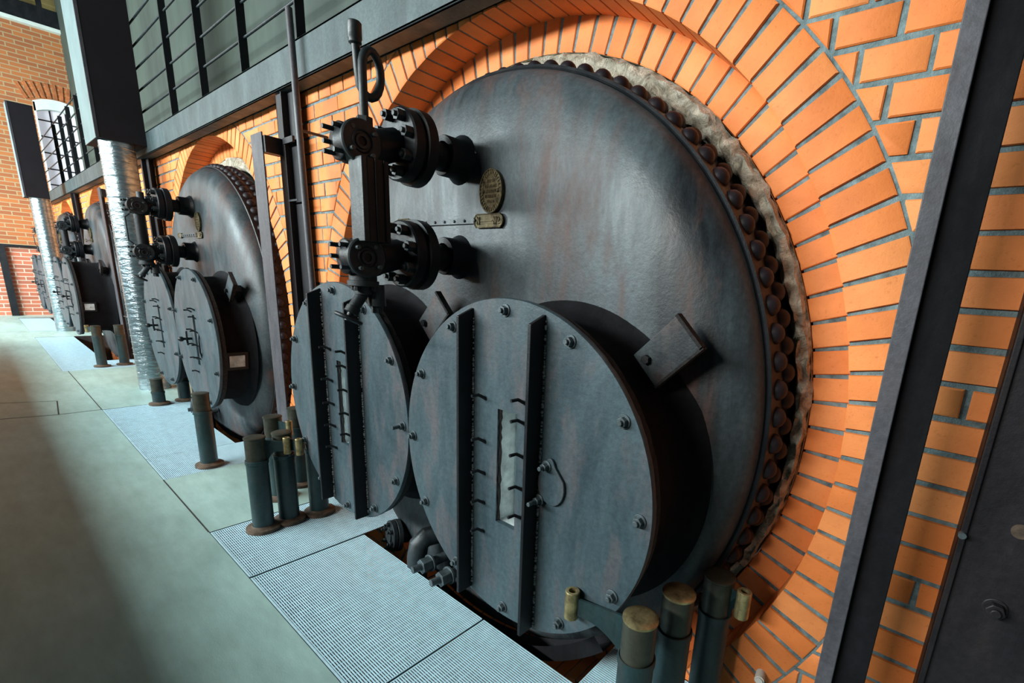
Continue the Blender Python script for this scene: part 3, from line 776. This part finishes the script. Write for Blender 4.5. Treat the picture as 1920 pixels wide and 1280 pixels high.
# ------------------------------------------------------------------ bollards
def bollard(x, y, label, arm=None, brass=False, h=.53, cr=.022):
    b = thing('bollard', (x, y, 0), label, 'bollard', 'short dark iron posts on round feet')
    mb = MB(); mb.lathe([(0, .0), (.082, .0), (.084, .006), (.082, .018), (.060, .024), (.052, .030)], (x, y, 0), axis='z', n=40); mb.build('foot_plate', 'rusty_base', b)
    mb = MB(); mb.lathe([(.0505, .02), (.0505, h-.150), (.0535, h-.148), (.0540, h-.138), (.0535, h-.128), (.050, h-.126)], (x, y, 0), axis='z', n=40); mb.build('lower_tube', 'bollard_paint', b)
    mb = MB(); mb.lathe([(.0475, h-.13), (.0475, h-.012)], (x, y, 0), axis='z', n=40); mb.build('upper_sleeve', 'bollard_bare', b)
    mb = MB(); mb.lathe([(.0475, h-.012), (.050, h-.009), (.050, h-.003), (.044, h), (.020, h+.002), (0, h+.002)], (x, y, 0), axis='z', n=40); mb.build('cap', 'brass_worn' if brass else 'bollard_bare', b, label='worn metal cap')
    if arm:
        ax_, ay_ = arm; d = Vector((ax_-x, ay_-y, 0)); L = d.length; d.normalize(); nn = Vector((-d.y, d.x, 0)); mb = MB()
        P = [(.044, h-.02), (L-.015, h-.03), (L-.015, h-.085)]
        for k in range(1, 9): t = k/8; P.append((L-.05-(L-.10)*t, h-.085-.055*(t**2)))
        P.append((.044, h-.145))
        mb.prism(P, lambda u, v, q: tuple(Vector((x, y, 0))+d*u+nn*q+Vector((0, 0, v))), -.004, .004); mb.build('swing_arm', 'bollard_paint', b, smooth=False)
        mb = MB(); mb.lathe([(cr*.5, h-.10), (cr, h-.10), (cr, h-.012), (cr*.9, h-.010), (cr*.55, h-.010), (cr*.5, h-.05), (cr*.5, h-.10)], (ax_, ay_, 0), axis='z', n=24); mb.build('hinge_collar', 'brass_worn', b, label='hollow brass hinge collar')
    return b
bollard(-.50, 1.005, 'nearest brass-capped bollard with an arm reaching left', arm=(-.715, .975), brass=True)
bollard(-.47, 1.180, 'middle brass-capped bollard of the three near the brick arch', brass=True)
bollard(-.41, 1.350, 'brown-capped bollard closest to the brick arch, arm to its right', arm=(-.325, 1.335), brass=False)
bollard(-2.72, .805, 'front bollard left of the nearest boiler, curved arm to the right', arm=(-2.635, .925), cr=.017)
bollard(-2.72, .935, 'middle bollard left of the nearest boiler beside the curved arm', arm=(-2.575, .962), cr=.017)
bollard(-2.70, 1.090, 'bollard standing half behind the left round cover')
bollard(-3.06, 1.010, 'left bollard right of the second boiler, small collar arm', arm=(-2.93, 1.05), cr=.017)
bollard(-3.17, 1.180, 'bollard against the foot of the tall channel post')
bollard(-3.91, .870, 'lone bollard in front of the second boiler pit')
bollard(-5.98, 1.00, 'left short post under the second boiler covers', h=.26)
bollard(-6.02, 1.21, 'short post nearer the brick under the second boiler covers', h=.34)
bollard(-8.50, .92, 'far bollard with an arm left toward the third boiler covers', arm=(-8.68, .86))
bollard(-8.54, 1.14, 'far bollard beside the third boiler channel post')

# ------------------------------------------------------------------ steel posts
def box_thing(name, parts, matk, label, cat, group=None, bevel=.003):
    mb = MB()
    for lo, hi in parts: mb.box(lo, hi)
    return tagged(mb.build(name, matk, bevel=bevel, smooth=False), label, cat, group)
# near angle post: thin flange and web, lit and shaded tone put in their colours
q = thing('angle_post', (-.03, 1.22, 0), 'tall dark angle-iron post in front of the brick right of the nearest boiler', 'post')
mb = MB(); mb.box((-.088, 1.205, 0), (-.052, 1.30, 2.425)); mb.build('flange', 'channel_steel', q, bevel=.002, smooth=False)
mb = MB(); mb.box((-.052, 1.225, 0), (.014, 1.238, 2.425)); mb.build('web', 'shade_black', q, bevel=.002, smooth=False)
# right wall column with bolts
q = thing('wall_column', (.4, 1.36, 0), 'wide dark bolted steel column at the right edge', 'column')
mb = MB(); mb.box((.118, 1.345, 0), (.62, 1.360, 2.425)); mb.box((.118, 1.335, 0), (.130, 1.44, 2.425)); mb.build('plate', 'steel_post', q, bevel=.002, smooth=False)
for (x, zz, r) in ((.212, .74, .019), (.42, .95, .019), (.212, 1.72, .019), (.42, 1.72, .019)):
    mb = MB(); mb.cyl((x, 1.345, zz), (x, 1.341, zz), r*1.25, n=24); mb.cyl((x, 1.341, zz), (x, 1.322, zz), r, n=6, start=.4); mb.cyl((x, 1.322, zz), (x, 1.314, zz), r*.55, n=12); mb.build('bolt', 'steel_post', q, bevel=.002)
mb = MB(); mb.cyl((.215, 1.345, .935), (.215, 1.343, .935), .017, n=20); mb.build('bolt_hole', 'rusty_base', q)
mb = MB(); mb.cyl((.122, 1.337, .895), (.122, 1.325, .895), .008, n=10); mb.build('bolt', 'nut_steel', q)
# I-section wall posts
for x0, lab in ((-3.52, 'dark H-section wall post between the first and second boilers'), (-9.0, 'dark H-section wall post right of the third boiler'), (-7.15, 'dark wall post behind the silver duct left of the second boiler'), (-12.5, 'dark wall post between the third and farthest boilers')):
    mb = MB(); mb.box((x0, 1.352, 0), (x0+.105, 1.362, 2.42)); mb.box((x0+.105, 1.340, 0), (x0+.115, 1.44, 2.42)); mb.box((x0+.125, 1.375, 0), (x0+.225, 1.385, 2.42))
    mb.box((x0, 1.352, 0), (x0+.008, 1.44, 2.42))
    if x0 == -3.52: mb.box((x0+.10, 1.335, 2.13), (x0+.24, 1.350, 2.165)); mb.box((x0+.10, 1.338, 1.80), (x0+.235, 1.342, 1.812))
    tagged(mb.build('wall_post', 'steel_post', smooth=False, bevel=.001), lab, 'post', 'dark posts against the brick wall')
# channel posts standing in front of the boilers
for x0, zt, lab in ((-3.665, 2.19, 'tall grey channel post overlapping the second boiler edge'), (-9.12, 2.26, 'far grey channel post overlapping the third boiler')):
    q = thing('channel_post', (x0+.09, 1.25, 0), lab, 'post', 'grey channel posts')
    mb = MB(); mb.box((x0, 1.245, 0), (x0+.175, 1.253, zt)); mb.box((x0, 1.253, 0), (x0+.008, 1.30, zt)); mb.build('channel', 'channel_steel', q, smooth=False, bevel=.001)
    mb = MB(); mb.box((x0+.13, 1.253, zt-.115), (x0+.20, 1.352, zt-.02)); mb.build('wall_bracket', 'black_iron', q, smooth=False, bevel=.001)
# leaning rod
mb = MB(); mb.cyl((-3.00, 1.285, .03), (-3.075, 1.285, 2.74), .0175, n=16); mb.cyl((-3.06, 1.30, 2.15), (-3.06, 1.44, 2.15), .008, n=8)
tagged(mb.build('iron_rod', 'channel_steel'), 'long thin iron rod leaning up past the walkway beam', 'rod')
# thin frame stand by the far channel post
mb = MB()
for a, b_ in (((-8.55, 1.30, 0), (-8.55, 1.30, 1.5)), ((-8.30, 1.30, 0), (-8.30, 1.30, 1.0)), ((-8.75, 1.25, .62), (-8.30, 1.30, .62)), ((-8.65, 1.25, .95), (-8.30, 1.27, 1.15)), ((-8.12, 1.25, .0), (-8.36, 1.25, .30))): mb.cyl(a, b_, .014, n=8)
tagged(mb.build('tool_stand', 'pipe_iron'), 'thin metal rod stand between the third boiler and the silver duct', 'stand')
# white threaded plug on the brick
mb = MB(); c = Vector((-.258, 1.44, .185)); dr = Vector((.15, -1, .05)).normalized()
for k in range(7): mb.cyl(c+dr*(.006*k), c+dr*(.006*k+.003), .015, n=18)
mb.cyl(c, c+dr*.045, .011, n=18)
tagged(mb.build('wall_plug', 'white_plastic'), 'small white ribbed plug sticking out of the brick at the bottom edge', 'plug')

# ------------------------------------------------------------------ silver ducts and the dark boxes above them
def duct(cx, cy, r, ztop, label, lab2, box):
    mb = MB(); prof = []; zz = 0
    while zz < ztop:
        prof += [(r, zz), (r, zz+.052), (r+.004, zz+.056), (r+.004, zz+.062)]; zz += .066
    mb.lathe(prof, (cx, cy, 0), axis='z', n=56); o = tagged(mb.build('silver_duct', 'silver_foil'), label, 'duct', 'silver wrapped ducts')
    x0, x1, y0, y1, z0, z1 = box
    q = thing('black_box_column', ((x0+x1)/2, (y0+y1)/2, z0), lab2, 'column casing')
    mb = MB(); mb.box((x0, y0+.006, z0), (x1, y1, z1)); mb.build('casing', 'black_box_paint', q, smooth=False)
    mb = MB(); mb.box((x0+.02, y0, z0), (x1-.02, y0+.006, z1)); mb.build('side_panel', 'pale_panel', q, smooth=False, label='pale blue-grey panel')
    mb = MB(); mb.box((x1-.02, y0-.004, z0), (x1+.002, y0+.02, z1)); mb.build('corner_trim', 'channel_steel', q, smooth=False)
duct(-6.80, 1.125, .135, 2.50, 'tall silver foil duct between the second and third boilers', 'large black boxed column standing on the nearer silver duct', (-7.30, -6.65, .965, 1.33, 2.49, 7.2))
duct(-12.85, 1.0, .125, 2.30, 'distant silver duct in front of the gable wall', 'distant black box on top of the far silver duct', (-13.1, -12.7, .82, 1.115, 2.30, 3.76))
# small ash block on the floor behind the second boiler's bollards
mb = MB(); mb.box((-6.27, 1.30, 0), (-6.14, 1.39, .20)); tagged(mb.build('concrete_block', 'ash_block', smooth=False, bevel=.006), 'small brown block on the floor beneath the second boiler covers', 'block')
